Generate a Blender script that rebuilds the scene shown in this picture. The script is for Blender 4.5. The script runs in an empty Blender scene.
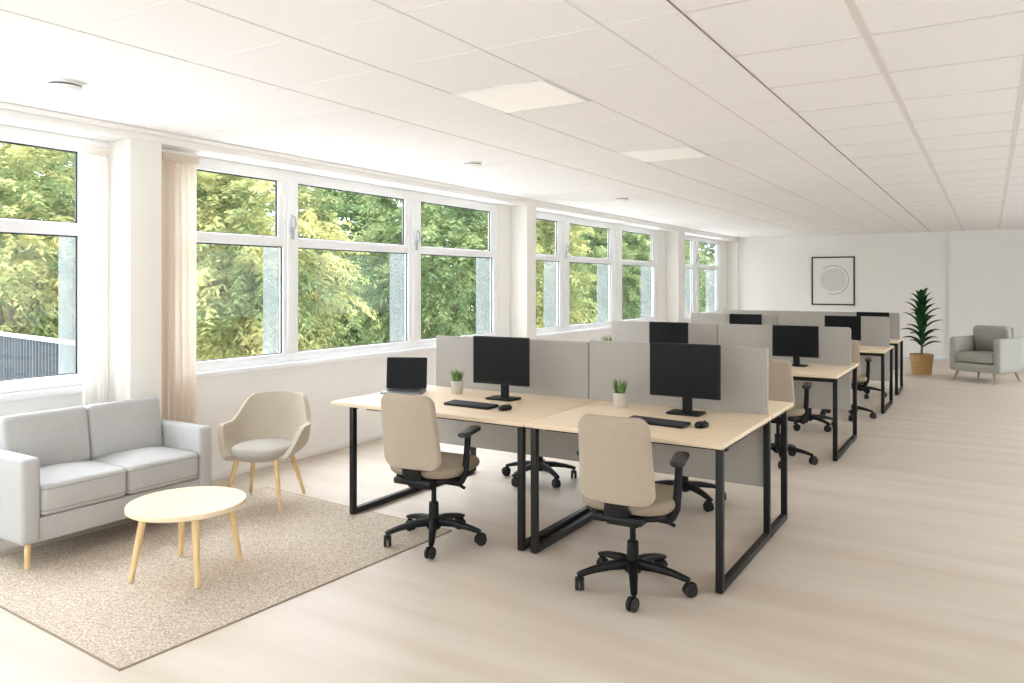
import bpy, bmesh, math, random
import numpy as np
from mathutils import Vector, Matrix, Euler

random.seed(7)
S = bpy.context.scene
COL = S.collection
PI = math.pi
R = math.radians

# ------------------------------------------------------------------ materials
def lin(c):
    out = []
    for v in c:
        v /= 255.0
        out.append(v / 12.92 if v <= 0.04045 else ((v + 0.055) / 1.055) ** 2.4)
    return out + [1.0]

def mat(name, rgb, rough=0.6, metal=0.0, spec=0.5, var=0.0, vscale=8.0, rgb2=None, stretch=(1, 1, 1),
        bump=0.0, bscale=200.0, sheen=0.0, coord='Object', detail=4.0, weave=False):
    m = bpy.data.materials.new(name)
    m.use_nodes = True
    nt = m.node_tree
    b = nt.nodes['Principled BSDF']
    b.inputs['Roughness'].default_value = rough
    b.inputs['Metallic'].default_value = metal
    b.inputs['Specular IOR Level'].default_value = spec
    if sheen:
        b.inputs['Sheen Weight'].default_value = sheen
    b.inputs['Base Color'].default_value = lin(rgb)
    tc = None
    if var or rgb2 or bump:
        tc = nt.nodes.new('ShaderNodeTexCoord')
        mp = nt.nodes.new('ShaderNodeMapping')
        mp.inputs['Scale'].default_value = stretch
        nt.links.new(tc.outputs[coord], mp.inputs['Vector'])
    if var or rgb2:
        n = nt.nodes.new('ShaderNodeTexNoise')
        n.inputs['Scale'].default_value = vscale
        n.inputs['Detail'].default_value = detail
        nt.links.new(mp.outputs['Vector'], n.inputs['Vector'])
        r = nt.nodes.new('ShaderNodeValToRGB')
        c1 = rgb
        c2 = rgb2 if rgb2 else tuple(max(0, min(255, v * (1 - var))) for v in rgb)
        r.color_ramp.elements[0].position = 0.34
        r.color_ramp.elements[1].position = 0.66
        r.color_ramp.elements[0].color = lin(c2)
        r.color_ramp.elements[1].color = lin(c1)
        nt.links.new(n.outputs['Fac'], r.inputs['Fac'])
        nt.links.new(r.outputs['Color'], b.inputs['Base Color'])
    if bump:
        if weave:
            n2 = nt.nodes.new('ShaderNodeTexVoronoi')
            out = 'Distance'
        else:
            n2 = nt.nodes.new('ShaderNodeTexNoise')
            out = 'Fac'
        n2.inputs['Scale'].default_value = bscale
        nt.links.new(tc.outputs[coord], n2.inputs['Vector'])
        bp = nt.nodes.new('ShaderNodeBump')
        bp.inputs['Strength'].default_value = bump
        bp.inputs['Distance'].default_value = 0.004
        nt.links.new(n2.outputs[out], bp.inputs['Height'])
        nt.links.new(bp.outputs['Normal'], b.inputs['Normal'])
    return m

def emis(name, rgb, strength):
    m = bpy.data.materials.new(name)
    m.use_nodes = True
    b = m.node_tree.nodes['Principled BSDF']
    b.inputs['Base Color'].default_value = lin(rgb)
    b.inputs['Emission Color'].default_value = lin(rgb)
    b.inputs['Emission Strength'].default_value = strength
    return m

def glass_mat(name):
    m = bpy.data.materials.new(name)
    m.use_nodes = True
    nt = m.node_tree
    nt.nodes.remove(nt.nodes['Principled BSDF'])
    out = nt.nodes['Material Output']
    t = nt.nodes.new('ShaderNodeBsdfTransparent')
    t.inputs['Color'].default_value = (0.975, 0.97, 0.975, 1)
    g = nt.nodes.new('ShaderNodeBsdfGlossy')
    g.inputs['Roughness'].default_value = 0.02
    lw = nt.nodes.new('ShaderNodeLayerWeight')
    lw.inputs['Blend'].default_value = 0.5
    pw = nt.nodes.new('ShaderNodeMath')
    pw.operation = 'POWER'
    pw.inputs[1].default_value = 4.0
    nt.links.new(lw.outputs['Facing'], pw.inputs[0])
    fr = nt.nodes.new('ShaderNodeMath')
    fr.operation = 'MULTIPLY_ADD'
    fr.inputs[1].default_value = 0.14
    fr.inputs[2].default_value = 0.015
    nt.links.new(pw.outputs[0], fr.inputs[0])
    mx = nt.nodes.new('ShaderNodeMixShader')
    nt.links.new(fr.outputs[0], mx.inputs[0])
    nt.links.new(t.outputs[0], mx.inputs[1])
    nt.links.new(g.outputs[0], mx.inputs[2])
    nt.links.new(mx.outputs[0], out.inputs[0])
    return m

def thin_mat(name, rgb, transl=0.5, transp=0.2, rgb2=None, vscale=1.0, detail=3.0, p0=.35, p1=.65):
    """cloth / leaf: diffuse + translucent + some see-through"""
    m = bpy.data.materials.new(name)
    m.use_nodes = True
    nt = m.node_tree
    nt.nodes.remove(nt.nodes['Principled BSDF'])
    out = nt.nodes['Material Output']
    d = nt.nodes.new('ShaderNodeBsdfDiffuse')
    t = nt.nodes.new('ShaderNodeBsdfTranslucent')
    d.inputs[0].default_value = lin(rgb)
    t.inputs[0].default_value = lin(rgb)
    if rgb2:
        tc = nt.nodes.new('ShaderNodeTexCoord')
        n = nt.nodes.new('ShaderNodeTexNoise')
        n.inputs['Scale'].default_value = vscale
        n.inputs['Detail'].default_value = detail
        nt.links.new(tc.outputs['Object'], n.inputs['Vector'])
        r = nt.nodes.new('ShaderNodeValToRGB')
        r.color_ramp.elements[0].position = p0
        r.color_ramp.elements[1].position = p1
        r.color_ramp.elements[0].color = lin(rgb2)
        r.color_ramp.elements[1].color = lin(rgb)
        nt.links.new(n.outputs['Fac'], r.inputs['Fac'])
        nt.links.new(r.outputs['Color'], d.inputs[0])
        nt.links.new(r.outputs['Color'], t.inputs[0])
    mx = nt.nodes.new('ShaderNodeMixShader')
    mx.inputs[0].default_value = transl
    nt.links.new(d.outputs[0], mx.inputs[1])
    nt.links.new(t.outputs[0], mx.inputs[2])
    last = mx
    if transp:
        tr = nt.nodes.new('ShaderNodeBsdfTransparent')
        m2 = nt.nodes.new('ShaderNodeMixShader')
        m2.inputs[0].default_value = transp
        nt.links.new(mx.outputs[0], m2.inputs[1])
        nt.links.new(tr.outputs[0], m2.inputs[2])
        last = m2
    nt.links.new(last.outputs[0], out.inputs[0])
    return m

M = {}
M['floor'] = mat('floor_vinyl', (207, 195, 181), 0.42, spec=0.35, rgb2=(196, 182, 166), vscale=1.0, stretch=(0.55, 5.0, 1), detail=5)
M['wall'] = mat('wall_paint', (242, 240, 237), 0.75, spec=0.2)
M['wallin'] = mat('pier_paint', (240, 237, 231), 0.75, spec=0.2)
M['ceil'] = mat('ceiling_board', (242, 240, 240), 0.85, spec=0.15)
M['tbar'] = mat('ceiling_bar', (224, 220, 217), 0.6)
M['tbar2'] = mat('ceiling_bar_light', (233, 230, 228), 0.6)
M['gap'] = mat('ceiling_joint', (140, 130, 122), 0.8)
M['frame'] = mat('window_frame_white', (242, 243, 244), 0.35)
M['gasket'] = mat('window_gasket', (52, 56, 54), 0.5)
M['glass'] = glass_mat('window_glass')
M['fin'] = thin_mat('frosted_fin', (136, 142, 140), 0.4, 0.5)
M['sheer'] = thin_mat('sheer_white_cloth', (246, 243, 238), 0.5, 0.12)
M['curt'] = thin_mat('cream_curtain_cloth', (242, 232, 220), 0.45, 0.10)
M['rug'] = mat('rug_weave', (222, 210, 195), 0.95, spec=0.05, rgb2=(170, 154, 134), vscale=105, detail=3, bump=0.8, bscale=150, weave=True)
M['rugedge'] = mat('rug_binding', (150, 136, 118), 0.9)
M['sofa'] = mat('sofa_fabric', (190, 189, 187), 0.9, spec=0.1, var=0.07, vscale=160, bump=0.25, bscale=420, sheen=0.15)
M['pipe'] = mat('sofa_piping', (160, 158, 154), 0.9)
M['oak'] = mat('light_oak', (232, 205, 156), 0.5, rgb2=(214, 182, 130), vscale=6, stretch=(9, 9, 0.7))
M['oaktop'] = mat('pale_birch_top', (236, 217, 184), 0.42, rgb2=(230, 208, 172), vscale=3, stretch=(1, 8, 1))
M['tub'] = mat('oatmeal_fabric', (196, 185, 168), 0.92, spec=0.1, var=0.06, vscale=150, bump=0.25, bscale=400, sheen=0.15)
M['tubseat'] = mat('stone_fabric', (182, 176, 166), 0.92, spec=0.1, var=0.06, vscale=150, bump=0.25, bscale=400, sheen=0.15)
M['desk'] = mat('desk_birch', (236, 217, 190), 0.45, rgb2=(229, 207, 177), vscale=2.2, stretch=(1.2, 14, 1), detail=6)
M['deskedge'] = mat('desk_edge', (206, 178, 138), 0.5)
M['steel'] = mat('black_steel', (26, 25, 24), 0.45, spec=0.3)
M['felt'] = mat('grey_felt', (182, 178, 172), 0.95, spec=0.05, var=0.08, vscale=120, bump=0.2, bscale=380)
M['black'] = mat('black_plastic', (17, 17, 18), 0.5, spec=0.3)
M['black2'] = mat('dark_plastic', (34, 34, 36), 0.5)
M['tyre'] = mat('caster_rubber', (22, 22, 23), 0.6)
M['hubm'] = mat('caster_hub', (92, 88, 86), 0.5)
M['chair'] = mat('beige_chair_fabric', (181, 168, 150), 0.92, spec=0.1, rgb2=(171, 158, 140), vscale=140, bump=0.2, bscale=420, sheen=0.12)
M['seatf'] = mat('taupe_seat_fabric', (156, 143, 124), 0.92, spec=0.1, var=0.08, vscale=140, bump=0.2, bscale=420)
M['screen'] = mat('dark_screen', (17, 19, 19), 0.4, spec=0.16)
M['alu'] = mat('grey_aluminium', (128, 132, 136), 0.35, metal=0.6)
M['key'] = mat('key_caps', (60, 60, 62), 0.55)
M['pot'] = mat('white_ceramic', (196, 189, 179), 0.5)
M['soil'] = mat('soil', (62, 48, 38), 0.95)
M['succ'] = thin_mat('succulent_leaf', (136, 164, 100), 0.2, 0, rgb2=(82, 118, 62), vscale=30)
M['drac'] = thin_mat('dark_leaf', (60, 104, 62), 0.15, 0, rgb2=(28, 62, 38), vscale=6)
M['stem'] = mat('plant_stem', (118, 96, 66), 0.8)
M['basket'] = mat('tan_pot', (196, 158, 108), 0.7, var=0.1, vscale=20)
M['far'] = mat('grey_green_fabric', (172, 170, 162), 0.92, spec=0.1, var=0.06, vscale=90, bump=0.2, bscale=300)
M['walnut'] = mat('greyed_wood', (150, 130, 108), 0.5)
M['pframe'] = mat('picture_frame_black', (38, 38, 38), 0.4)
M['paper'] = mat('picture_paper', (238, 237, 235), 0.7)
M['ink1'] = mat('picture_grey', (216, 215, 213), 0.7, rgb2=(228, 227, 225), vscale=30)
M['ink2'] = mat('picture_line', (186, 185, 183), 0.7)
M['lamp'] = emis('light_diffuser', (250, 247, 243), 0.10)
M['whitep'] = mat('white_plastic', (238, 238, 238), 0.45)
M['fence'] = mat('blue_grey_fence', (62, 66, 69), 0.7, spec=0.2, rgb2=(48, 52, 55), vscale=3, stretch=(9, 9, 0.4))
M['fencerail'] = mat('fence_rail_paint', (150, 160, 166), 0.6)
M['handle'] = mat('window_handle_grey', (186, 188, 190), 0.4)
M['ground'] = mat('outside_bounce_ground', (226, 224, 220), 0.95, var=0.06, vscale=3)  # made pale so this mostly unseen ground bounces neutral skylight onto the ceiling
M['bark'] = mat('tree_bark', (110, 96, 74), 0.9, var=0.3, vscale=9)
LEAF = [
    thin_mat('leaf_yellow_green', (164, 160, 106), 0.35, 0, rgb2=(108, 120, 80), vscale=1.1, p0=.40, p1=.60),
    thin_mat('leaf_mid_green', (136, 145, 98), 0.35, 0, rgb2=(88, 107, 72), vscale=1.1, p0=.42, p1=.66),
    thin_mat('leaf_soft_green', (124, 136, 92), 0.35, 0, rgb2=(82, 103, 68), vscale=1.0, p0=.42, p1=.68),
]

# ------------------------------------------------------------------ mesh builder
class MB:
    def __init__(self):
        self.v, self.f, self.mi = [], [], []

    def add(self, vs, fs, mi=0, T=None):
        o = len(self.v)
        if T is not None:
            vs = [T @ Vector(p) for p in vs]
        self.v.extend([tuple(p) for p in vs])
        for f in fs:
            self.f.append([i + o for i in f])
            self.mi.append(mi)
        return self

    def deform(self, fn):
        self.v = [tuple(fn(*p)) for p in self.v]
        return self

    def box(self, lo, hi, mi=0, bev=0.0, T=None):
        lo = [min(a, b) for a, b in zip(lo, hi)], [max(a, b) for a, b in zip(lo, hi)]
        lo, hi = lo
        if bev <= 0:
            x0, y0, z0 = lo
            x1, y1, z1 = hi
            vs = [(x0, y0, z0), (x1, y0, z0), (x1, y1, z0), (x0, y1, z0), (x0, y0, z1), (x1, y0, z1), (x1, y1, z1), (x0, y1, z1)]
            fs = [(0, 3, 2, 1), (4, 5, 6, 7), (0, 1, 5, 4), (1, 2, 6, 5), (2, 3, 7, 6), (3, 0, 4, 7)]
            return self.add(vs, fs, mi, T)
        c = [(a + b) / 2 for a, b in zip(lo, hi)]
        s = [b - a for a, b in zip(lo, hi)]
        T2 = Matrix.Translation(c)
        if T is not None:
            T2 = T @ T2
        return self.pad(s[0], s[1], s[2], bev, bev, T=T2, mi=mi, ncap=0, ediv=1, seg=2, k=3)

    def pad(self, w, h, t, rc, re, puff=(0, 0), ncap=3, ediv=5, seg=3, k=4, T=None, mi=0, fn=None):
        """rounded-rectangle slab in XY with thickness along Z; rc corner radius, re edge radius, puff (bottom, top)"""
        re = min(re, t / 2 - 1e-5)
        rc = min(rc, w / 2 - 1e-5, h / 2 - 1e-5)
        def outline(ins):
            W, H = w / 2 - ins, h / 2 - ins
            r = max(rc - ins, 1e-4)
            pts = []
            cs = [(W - r, H - r, 0), (-W + r, H - r, 90), (-W + r, -H + r, 180), (W - r, -H + r, 270)]
            for i, (cx, cy, a0) in enumerate(cs):
                for j in range(k + 1):
                    a = R(a0 + 90 * j / k)
                    pts.append((cx + r * math.cos(a), cy + r * math.sin(a)))
                nx, ny, na = cs[(i + 1) % 4]
                pe = pts[-1]
                a = R(na)
                ps = (nx + r * math.cos(a), ny + r * math.sin(a))
                for j in range(1, ediv):
                    q = j / ediv
                    pts.append((pe[0] + (ps[0] - pe[0]) * q, pe[1] + (ps[1] - pe[1]) * q))
            return pts
        rings = []
        inner = outline(re)
        xm, ym = w / 2 - re, h / 2 - re
        def pf(x, y):
            return max(0, 1 - (x / xm) ** 2) * max(0, 1 - (y / ym) ** 2)
        for j in range(ncap):
            s = (j + 1) / (ncap + 1)
            rings.append([(x * s, y * s, -t / 2 - puff[0] * pf(x * s, y * s)) for x, y in inner])
        for j in range(seg + 1):
            a = PI / 2 * j / seg
            rings.append([(x, y, -t / 2 + re - re * math.cos(a)) for x, y in outline(re - re * math.sin(a))])
        for j in range(seg + 1):
            a = PI / 2 * j / seg
            rings.append([(x, y, t / 2 - re + re * math.sin(a)) for x, y in outline(re - re * math.cos(a))])
        for j in range(ncap):
            s = 1 - (j + 1) / (ncap + 1)
            rings.append([(x * s, y * s, t / 2 + puff[1] * pf(x * s, y * s)) for x, y in inner])
        n = len(rings[0])
        vs = [p for r_ in rings for p in r_]
        fs = []
        for i in range(len(rings) - 1):
            for j in range(n):
                a, b = i * n + j, i * n + (j + 1) % n
                fs.append((a, b, b + n, a + n))
        if ncap:
            vs.append((0, 0, -t / 2 - puff[0])); c0 = len(vs) - 1
            vs.append((0, 0, t / 2 + puff[1])); c1 = len(vs) - 1
            L = (len(rings) - 1) * n
            for j in range(n):
                fs.append((c0, (j + 1) % n, j))
                fs.append((c1, L + j, L + (j + 1) % n))
        else:
            L = (len(rings) - 1) * n
            fs.append(tuple(range(n - 1, -1, -1)))
            fs.append(tuple(range(L, L + n)))
        if fn:
            vs = [fn(*p) for p in vs]
        return self.add(vs, fs, mi, T)

    def lathe(self, prof, n=24, mi=0, T=None):
        vs, fs = [], []
        m = len(prof)
        for (r, z) in prof:
            for j in range(n):
                a = 2 * PI * j / n
                vs.append((r * math.cos(a), r * math.sin(a), z))
        for i in range(m - 1):
            for j in range(n):
                a, b = i * n + j, i * n + (j + 1) % n
                fs.append((a, b, b + n, a + n))
        if prof[0][0] > 1e-6:
            fs.append(tuple(range(n - 1, -1, -1)))
        if prof[-1][0] > 1e-6:
            fs.append(tuple(range((m - 1) * n, m * n)))
        return self.add(vs, fs, mi, T)

    def sweep(self, pts, rad, n=10, mi=0, T=None, up=(0, 0, 1), sq=2.0):
        """tube along pts; rad: number, list of numbers or list of (a, b); sq: superellipse power"""
        P = [Vector(p) for p in pts]
        if not isinstance(rad, (list, tuple)):
            rad = [rad] * len(P)
        vs, fs = [], []
        u = Vector(up)
        for i, p in enumerate(P):
            t = (P[min(i + 1, len(P) - 1)] - P[max(i - 1, 0)]).normalized()
            x = t.cross(u)
            if x.length < 1e-4:
                x = t.cross(Vector((1, 0, 0)))
            x.normalize()
            y = x.cross(t).normalized()
            if i and x.dot(px) < 0:
                x, y = -x, -y
            px = x
            u = y
            r_ = rad[i]
            a_, b_ = r_ if isinstance(r_, (list, tuple)) else (r_, r_)
            for j in range(n):
                a = 2 * PI * j / n + PI / n
                c, s = math.cos(a), math.sin(a)
                q = (abs(c) ** sq + abs(s) ** sq) ** (-1 / sq)
                vs.append(p + x * (a_ * c * q) + y * (b_ * s * q))
        m = len(P)
        for i in range(m - 1):
            for j in range(n):
                a, b = i * n + j, i * n + (j + 1) % n
                fs.append((a, b, b + n, a + n))
        fs.append(tuple(range(n - 1, -1, -1)))
        fs.append(tuple(range((m - 1) * n, m * n)))
        return self.add(vs, fs, mi, T)

    def build(self, name, mats, parent=None, sharp=40, smooth=True):
        me = bpy.data.meshes.new(name)
        me.from_pydata(self.v, [], self.f)
        mats = mats if isinstance(mats, (list, tuple)) else [mats]
        for m in mats:
            me.materials.append(m)
        me.polygons.foreach_set('material_index', self.mi)
        bm = bmesh.new()
        bm.from_mesh(me)
        bmesh.ops.recalc_face_normals(bm, faces=bm.faces)
        th = R(sharp)
        for f in bm.faces:
            f.smooth = smooth
        for e in bm.edges:
            if len(e.link_faces) == 2 and e.calc_face_angle(0) > th:
                e.smooth = False
        bm.to_mesh(me)
        bm.free()
        o = bpy.data.objects.new(name, me)
        COL.objects.link(o)
        if parent is not None:
            o.parent = parent
        return o

def tag(o, label, cat, group=None, kind=None):
    o['label'] = label
    o['category'] = cat
    if group:
        o['group'] = group
    if kind:
        o['kind'] = kind
    return o

def thing(name, label, cat, loc=(0, 0, 0), rz=0, group=None):
    o = bpy.data.objects.new(name, None)
    o.empty_display_size = 0.1
    COL.objects.link(o)
    o.location = loc
    o.rotation_euler = (0, 0, rz)
    return tag(o, label, cat, group)

def struct(name, mb, mats, parent=None, **kw):
    o = mb.build(name, mats, parent, **kw)
    if parent is None:
        o['kind'] = 'structure'
    return o

def dup(root, loc, rz, label, group=None):
    kids = list(root.children)
    r = root.copy()
    COL.objects.link(r)
    r.location = loc
    r.rotation_euler = (0, 0, rz)
    r['label'] = label
    if group:
        r['group'] = group
    for ch in kids:
        c = ch.copy()
        COL.objects.link(c)
        c.parent = r
        for g in list(ch.children):
            d = g.copy()
            COL.objects.link(d)
            d.parent = c
    return r

def TR(loc=(0, 0, 0), rot=(0, 0, 0)):
    return Matrix.Translation(loc) @ Euler(rot).to_matrix().to_4x4()

# ------------------------------------------------------------------ camera
F = 767.0
A = math.atan(478 / 767)
cam = bpy.data.cameras.new('camera')
cam.sensor_width = 36
cam.lens = 36 * F / 1024
cam.shift_y = -(341.5 - 284) / 1024
cam.clip_end = 300
co = bpy.data.objects.new('camera', cam)
COL.objects.link(co)
co.location = (0, 0, 1.55)
co.rotation_euler = (R(90), 0, A)
S.camera = co

# ------------------------------------------------------------------ room shell
XW, XP, XR = -5.2, -4.95, 2.7        # window wall, pier face, right wall
YF, YB = -2.4, 17.9                  # wall behind the camera, far wall
ZC = 2.62
struct('floor', MB().box((XW - 0.10, YF - 0.2, -0.15), (XR + 0.2, YB + 0.4, 0)), M['floor'])
struct('ceiling', MB().box((XW - 0.10, YF - 0.2, ZC), (XR + 0.2, YB + 0.4, ZC + 0.2)), M['ceil'])

WIN = [  # outer Y range, pane ranges
    (0.55, 2.93, [(0.66, 1.62), (1.84, 2.84)]),
    (3.50, 8.03, [(3.60, 4.60), (4.77, 6.29), (6.50, 7.92)]),
    (8.66, 13.40, [(8.78, 9.64), (9.94, 11.40), (11.83, 13.26)]),
    (14.32, 17.28, [(14.44, 15.40), (15.79, 17.08)]),
]
ZS, ZT = 0.82, 2.54                  # wall top under windows, head of opening
w = MB()
w.box((XW - 0.10, YF - 0.2, 0), (XW, YB, ZS))
w.box((XW - 0.10, YF - 0.2, ZT), (XW, YB, ZC))
ys = [YF - 0.2] + [y for a, b, _ in WIN for y in (a, b)] + [YB]
for i in range(0, len(ys), 2):
    w.box((XW - 0.10, ys[i], ZS), (XW, ys[i + 1], ZT))
struct('wall_left', w, M['wall'], smooth=False)
p = MB()
for a, b in ((3.044, 3.281), (8.30, 8.526), (13.83, 14.20), (17.80, YB)):
    p.box((XW, a, 0), (XP, b, 2.54), bev=0.006)
struct('trim_1', p, M['wallin'])
p = MB().box((XW, YF, 2.54), (XP, YB, ZC)).box((XP, YF, 2.585), (XP + 0.035, YB, ZC), bev=0.008)
struct('trim_2', p, M['wall'])
# far wall: left half, and a slightly proud right half
wb = MB().box((XW - 0.10, YB, 0), (-0.70, YB + 0.3, ZC)).box((-0.70, YB - 0.10, 0), (XR + 0.2, YB + 0.3, ZC))
struct('wall_back', wb, M['wall'], smooth=False)
bb = MB().box((XP, YB - 0.016, 0), (-0.70, YB, 0.085), bev=0.004).box((-0.70, YB - 0.116, 0), (XR, YB - 0.10, 0.085), bev=0.004)
struct('baseboard_back', bb, M['frame'])
bl = MB()
for a, b in ((YF, 3.044), (3.281, 8.30), (8.526, 13.83), (14.20, 17.8)):
    bl.box((XW, a, 0), (XW + 0.012, b, 0.06), bev=0.003)
struct('baseboard_left', bl, M['wall'])

def opening_wall(along_x, c0, c1, lo, hi, spans, z0, z1):
    """solid wall with unseen, unglazed openings added to let skylight in; along_x: runs in X between lo and hi, thickness c0..c1 in Y"""
    m = MB()
    def bx(a, b, za, zb):
        if along_x:
            m.box((a, c0, za), (b, c1, zb))
        else:
            m.box((c0, a, za), (c1, b, zb))
    bx(lo, hi, 0, z0)
    bx(lo, hi, z1, ZC)
    e = [lo] + [q for s in spans for q in s] + [hi]
    for i in range(0, len(e), 2):
        bx(e[i], e[i + 1], z0, z1)
    return m
struct('wall_right', opening_wall(False, XR, XR + 0.2, YF - 0.2, YB + 0.3, [(-1.4, 0.8), (4.2, 6.8), (8.4, 11.0), (12.6, 15.2)], 0.85, 2.25), M['wall'], smooth=False)  # out-of-view openings, added to let fill skylight into the room
struct('wall_front', opening_wall(True, YF - 0.2, YF, XW, XR, [(-5.0, -2.6), (-1.8, 0.2)], 0.6, 2.3), M['wall'], smooth=False)  # openings behind the camera, added for soft frontal skylight

# ------------------------------------------------------------------ windows of the left wall
def window(n, y0, y1, panes):
    xf, xb = XW - 0.005, XW - 0.058
    root = bpy.data.objects.new('window_%d' % n, None)
    COL.objects.link(root)
    root['kind'] = 'structure'
    f = MB()
    gk = MB()
    gl = MB()
    zb, zt, t0, t1 = 0.946, 2.442, 1.875, 1.958
    f.box((xb, y0, 0.87), (xf, y1, zb), bev=0.006)
    f.box((xb, y0, zt), (xf, y1, ZT), bev=0.006)
    edges = [y0] + [q for p_ in panes for q in p_] + [y1]
    for i in range(0, len(edges), 2):
        a, b = edges[i], edges[i + 1]
        f.box((xb, a, zb), (xf, b, zt), bev=0.006)
        if b - a > 0.15 and 0 < i < len(edges) - 2:      # paired mullion: fine shadow groove
            f.box((xf - 0.002, (a + b) / 2 - 0.045, zb), (xf + 0.016, (a + b) / 2 + 0.045, zt), bev=0.006)
    for a, b in panes:
        f.box((xb, a, t0), (xf, b, t1), bev=0.006)
        sash = 0.055 if n in (2, 3) else 0.0
        for za, zc, bb_ in ((zb, t0, b), (t1, zt, b - sash)):
            if bb_ < b:
                f.box((xb + 0.01, bb_, za), (xf - 0.006, b, zc), bev=0.004)
            g = 0.011
            xg0, xg1 = xf - 0.03, xf - 0.018
            gk.box((xg0, a, za), (xg1, a + g * .6, zc))
            gk.box((xg0, bb_ - g, za), (xg1, bb_, zc))
            gk.box((xg0, a, za), (xg1, bb_, za + g * .6))
            gk.box((xg0, a, zc - g), (xg1, bb_, zc))
            gl.box((xf - 0.046, a, za), (xf - 0.040, bb_, zc))
    f.build('window_frame', M['frame'], root)
    gk.build('gasket', M['gasket'], root, smooth=False)
    gl.build('pane', M['glass'], root, smooth=False)
    MB().box((XW - 0.09, y0 - 0.02, 0.822), (XW + 0.05, y1 + 0.02, 0.868), bev=0.008).build('window_sill', M['frame'], root)
    return root
HANDLE = {2: [(4.685, 2.03), (6.40, 2.0)], 3: [(9.80, 2.0)], 4: [(15.6, 2.05)]}
for i, (a, b, ps) in enumerate(WIN):
    r_ = window(i + 1, a, b, ps)
    for (hy, hz) in HANDLE.get(i + 1, []):
        h = MB()
        h.box((XW - 0.004, hy - 0.018, hz - 0.09), (XW + 0.022, hy + 0.018, hz + 0.02), bev=0.006)
        h.sweep([(XW + 0.02, hy, hz), (XW + 0.05, hy, hz + 0.01), (XW + 0.058, hy, hz + 0.05), (XW + 0.055, hy - 0.005, hz + 0.10), (XW + 0.045, hy - 0.03, hz + 0.12),
                 (XW + 0.05, hy - 0.05, hz + 0.07), (XW + 0.045, hy - 0.055, hz - 0.04)], 0.010, n=8)
        h.build('window_handle', M['handle'], r_)
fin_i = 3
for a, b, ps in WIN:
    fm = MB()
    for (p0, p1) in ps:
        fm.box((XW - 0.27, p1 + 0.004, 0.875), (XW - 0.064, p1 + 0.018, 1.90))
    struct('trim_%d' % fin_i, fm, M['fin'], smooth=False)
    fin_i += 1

# ------------------------------------------------------------------ ceiling grid, lights, detectors
g = MB()
g2 = MB()
zt = ZC
XL = -1.03
def bar(x0, x1, y0, y1, wd=0.0045):
    g.box((x0, y0, zt - 0.003), (x1, y1, zt))
for x in (-3.27, -2.57, -1.97, -1.36):
    bar(x - 0.004, x + 0.004, YF, YB)
for x in (-0.45, 0.15, 0.75, 1.35, 1.95, 2.55):
    bar(x - 0.016, x + 0.016, YF, YB)
y = 3.47 - 0.565 * 10
while y < YB:
    if y > YF:
        g2.box((-4.6, y - 0.003, zt - 0.002), (XL, y + 0.003, zt))
    y += 0.565
y = 3.61 - 0.69 * 8
while y < YB:
    if y > YF:
        g.box((XL, y - 0.011, zt - 0.002), (XR, y + 0.011, zt))
    y += 0.69
struct('trim_7', g, M['tbar'], smooth=False)
struct('trim_9', g2, M['tbar2'], smooth=False)
struct('trim_8', MB().box((XL - 0.0035, YF, zt - 0.003), (XL + 0.0035, YB, zt)), M['gap'], smooth=False)
CL = [((-2.27, 3.7525), 'square recessed ceiling light panel, the nearer of the two, above the front desks'),
      ((-2.27, 6.0125), 'square recessed ceiling light panel, the smaller farther one toward the far wall')]
cl0 = None
for (x, y), lb in CL:
    if cl0 is None:
        cl0 = thing('ceiling_light', lb, 'ceiling light', (x, y, ZC), 0, 'recessed ceiling light panels')
        fr = MB()
        wx, wy = 0.292, 0.275
        for s in (-1, 1):
            fr.box((s * wx - s * 0.016, -wy, -0.010), (s * wx, wy, -0.003), bev=0.002)
            fr.box((-wx, s * wy - s * 0.016, -0.010), (wx, s * wy, -0.003), bev=0.002)
        fr.build('light_frame', M['whitep'], cl0)
        MB().box((-wx + 0.012, -wy + 0.012, -0.008), (wx - 0.012, wy - 0.012, -0.003)).build('diffuser', M['lamp'], cl0, smooth=False)
    else:
        dup(cl0, (x, y, ZC), 0, lb)
sd0 = None
for (x, y), lb in [((-4.17, 2.20), 'round white ceiling detector at upper left, above the first window'),
                   ((-3.86, 5.53), 'small round white ceiling detector above the middle of the second window'),
                   ((-3.88, 8.80), 'tiny round white ceiling detector farthest off, above the third window')]:
    if sd0 is None:
        sd0 = thing('smoke_detector', lb, 'smoke detector', (x, y, ZC), 0, 'round ceiling detectors')
        MB().lathe([(0.086, 0), (0.086, -0.012), (0.080, -0.016)], 32).build('mounting_base', M['whitep'], sd0)
        MB().lathe([(0.078, -0.016), (0.079, -0.024)], 32).build('vent_ring', M['black2'], sd0)
        MB().lathe([(0.084, -0.024), (0.083, -0.034), (0.070, -0.043), (0.03, -0.046), (0.0, -0.046)], 32).build('cover', M['whitep'], sd0)
    else:
        dup(sd0, (x, y, ZC), 0, lb)

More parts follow.
